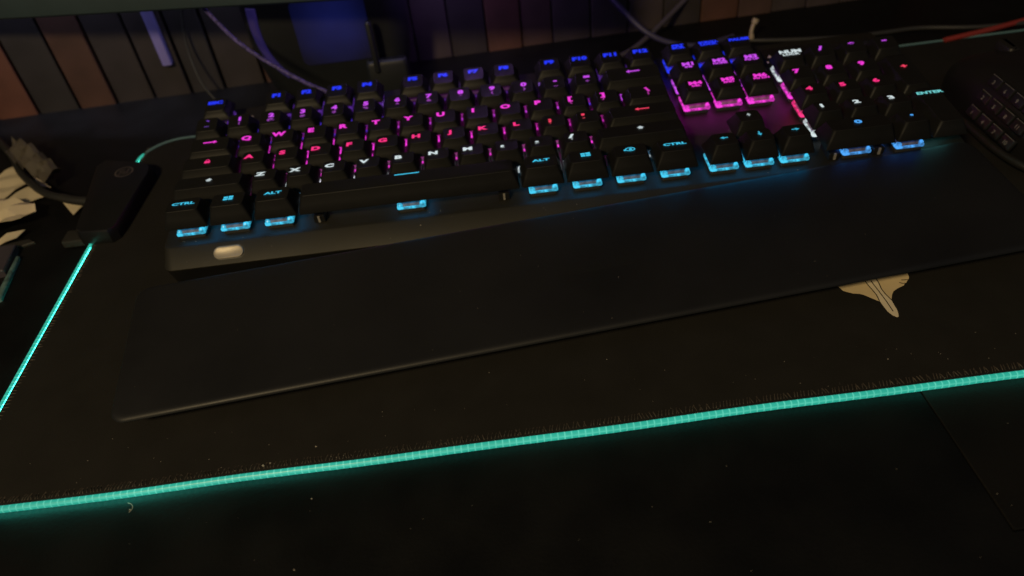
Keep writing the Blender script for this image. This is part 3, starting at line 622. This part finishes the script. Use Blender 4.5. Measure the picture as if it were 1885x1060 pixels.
def cable(name, P, r, m_, label, cat='cable', n=10, rf=None, sub=14):
    g = G(); g.tube(spline(P, sub), r, n, rf=rf); o = build(name, g.V, g.F, m_, smooth=50); tag(o, label, cat); return o
mbr = bpy.data.materials.new('braided_sleeve'); mbr.use_nodes = True; q = mbr.node_tree; bb = q.nodes['Principled BSDF']; bb.inputs['Roughness'].default_value = .6
cable('keyboard_cable', [(84, 130, 25), (72, 136, 31), (63.7, 138.1, 35), (49.4, 141.7, 44), (31.8, 149.1, 55), (17.9, 156.1, 66), (1.6, 171.5, 80), (-17.4, 194, 92), (-40, 215, 110)], 1.35,
      mat('violet_glow_braid', (.085, .065, .26), .6, noise_s=500, noise_a=.8, bump=1, bump_s=900), 'braided cable coloured with violet light rising from the back of the keyboard to the upper left')  # violet glow from the keys painted into the base colour
cable('thin_cable', [(-28, 236, 90), (-38, 233, 60), (-42, 228, 35), (-38, 218, 12), (-30, 212, -2)], .9, mat('cable_black'), 'thin dark cable hanging against the wall left of the speaker')
cable('cable', [(268, 262, 40), (285, 236, 26), (303, 218, 10), (322, 210, 1), (345, 206, -2), (372, 214, -2)], 2.2, mat('blue_grey_cable', (.04, .036, .09), .5), 'dark violet cable sagging down from the left, crossing in front of the grey one')
cable('cable', [(360, 262, 26), (333, 243, 12), (306, 221, 2), (290, 209, -1.5), (275, 200, -2)], 2.0, mat('grey_cable', (.07, .06, .085), .5), 'grey cable running up to the right behind the F12 key')
cable('cable', [(370, 208, -2), (400, 199, -2), (450, 190, -2), (480, 190, -2), (507, 190, -2), (545, 176, 0), (600, 170, 2), (680, 180, 0)], 1.6, mat('soft_black_cable', (.035, .035, .037), .45), 'long thin black cable lying along the back of the desk at right')
cable('red_cable', [(508, 160.5, 1), (525, 163, 1.6), (548, 168, 1.6), (585, 178, 1.5), (660, 200, 0)], 1.9, mat('red_jacket', (.30, .035, .030), .5), 'thick red cable at the upper right just beyond the pad edge')
cable('cotton_stick', [(382.5, 203, 0), (382.0, 203.5, 5), (383.0, 204.5, 9), (385.2, 205, 14)], 1.6, mat('beige', (.42, .35, .27), .6), 'short beige bent stick standing behind the PAUSE key', 'stick', rf=lambda t: 1.25 if t < .18 else (1.5 if t > .8 else .9))

# ------------------------------------------------------------------ gaming mouse with a keypad on its thumb side
ms = thing('mouse', 'black gaming mouse with a numbered thumb keypad at the right edge of the photo', 'computer mouse', (0, 0, 0))
g = G(); rings = []
N = 26
for i in range(N + 1):
    t = i / N; y = -22 + 134 * t
    w_ = math.sin(PI * (t * .96 + .02)) ** .38
    hgt = 42 * (math.sin(PI * min(1, t * .92 + .05)) ** .55) * (1 - .18 * t)
    xl = 500 - 38 * w_; xr = 500 + 36 * w_
    xl += 4 * math.sin(PI * t) * 0
    ring = []
    for k in range(17):
        a = PI * k / 16                        # right base over the top to the left base
        c, s_ = math.cos(a), math.sin(a)
        x = 500 + (xr - 500) * (abs(c) ** .62) if c > 0 else 500 - (500 - xl) * (abs(c) ** .75)
        z = .6 + hgt * (s_ ** .72)
        ring.append((x - .0 * y, y, z))
    rings.append(ring)
g.loft(rings)
sh = build('shell', g.V, g.F, mat('mouse_plastic', (.008, .008, .009), .42, noise_s=60, noise_a=.15), ms, smooth=60)
g = G(); g.tube(spline([(474, -18, 5), (465, -4, 5.5), (461.5, 12, 5.2), (461, 30, 4.6), (463, 50, 3), (468, 68, 1.5)], 8), 2.4, 10)
build('thumb_ledge', g.V, g.F, mat('mouse_ledge', (.013, .0125, .012), .5), ms, smooth=50)
bf = Vector((1, 0, .0)); tilt = math.radians(62)
labs = ['1', '2', '3', '4', '5', '6', '7', '8', '9', '10', '11', '12']
mm_b = mat('mouse_button', (.008, .008, .009), .5); mm_l = mat('mouse_mark', (.20, .20, .19), .5)
for r_ in range(3):
    for c_ in range(4):
        x = 462.2 + r_ * 4.6; z = 13.0 + r_ * 8.2; y = 42.5 - c_ * 11.4 + r_ * 1.5
        g = G(); g.box((-5.0, -3.4, 0), (5.0, 3.4, 2.6), bev=.8)
        o = build('thumb_button', g.V, g.F, mm_b, ms, loc=(x, y, z), rot=Euler((tilt, 0, -PI / 2)), smooth=30)
        g = G(); V, F = text(labs[c_ * 3 + r_], 2.2, 1.1, .02); V = [(x_, y_ - .5, 2.66) for x_, y_, _ in V]; g.add(V, F); g.add([(-4.2, 2.3, 2.5), (4.2, 2.3, 2.5), (4.2, 2.9, 2.62), (-4.2, 2.9, 2.62)], [(0, 1, 2, 3)])
        build('number', g.V, g.F, mm_l, o)
g = G(); g.box((495, 76, 25), (503, 92, 33.5), bev=2.5); build('scroll_wheel', g.V, g.F, mat('mouse_ledge'), ms, smooth=40)
g = G(); V, F = ngon(0, 0, .7); g.box((497, 62, 38.5), (499.5, 64, 40.4), bev=.4); build('indicator', g.V, g.F, glow(RED, 1.0), ms, label='tiny red light')

# ------------------------------------------------------------------ dust and crumbs
g = G()
def speck(x, y, z, r):
    a = random.random() * 6; q = [(x + r * math.cos(a + k * 1.57) * random.uniform(.6, 1.2), y + r * math.sin(a + k * 1.57) * random.uniform(.6, 1.2), z) for k in range(4)]
    g.add(q + [(x, y, z + r * 1.1)], [(0, 1, 4), (1, 2, 4), (2, 3, 4), (3, 0, 4), (3, 2, 1, 0)])
for p, r in (((66.9, -139.0), .75), ((69.6, -138.2), .6), ((88.2, -132.4), .6), ((218.1, -103.2), .3), ((337.9, -122.7), .35), ((258.9, -138.3), .22), ((164.2, -102.5), .25)): speck(*p, .05, r)
for _ in range(70): speck(random.uniform(-60, 420), random.uniform(-141, -112), .03, random.choice((.12, .15, .2)))
for _ in range(26): speck(random.uniform(0, 420), -140.5 + random.uniform(0, 2), .1, .2)
for _ in range(45): speck(random.uniform(-100, 480), random.uniform(-215, -150), -3.97, random.choice((.12, .16, .22)))
for p in ((88.2, -155.3), (85.2, -185.6), (12, -150)): speck(*p, -3.97, .45)
for _ in range(26): a = random.uniform(5, 430); b_ = random.uniform(3, 78); p = rp(a, b_, .28); speck(*p, random.choice((.12, .17, .2)))
V = spline([(10.5, -147.0, -3.4), (12.6, -148.2, -3.0), (13.4, -150.0, -3.2), (12.2, -151.6, -3.6)], 5); g.tube(V, .14, 5)
for _ in range(40):                           # on the keyboard plate and bezel
    x = random.uniform(2, 425); y = random.choice((random.uniform(-3, 2), random.uniform(-11, -4)))
    z = .02 if y > -3.2 else -.1 + (y + 3.6) * .72
    p = kb.matrix_basis @ (Vector((x, y, z)) * S) / S; speck(p.x, p.y, p.z, random.choice((.12, .16, .22)))
for x, y, z, r in ((28.8, 109.7, 3, 1.1), (356.7, 103.5, 4.4, 1.4), (355, 100, 3, .9), (125.9 + 9, -7, -2.3, .5)):
    p = kb.matrix_basis @ (Vector((x, y, z)) * S) / S; speck(p.x, p.y, p.z, r)
o = build('dust', g.V, g.F, mat('dust_grey', (.38, .34, .29), .8)); o['kind'] = 'stuff'; o['label'] = 'pale dust specks and crumbs scattered over pad, rest and desk'; o['category'] = 'dust'
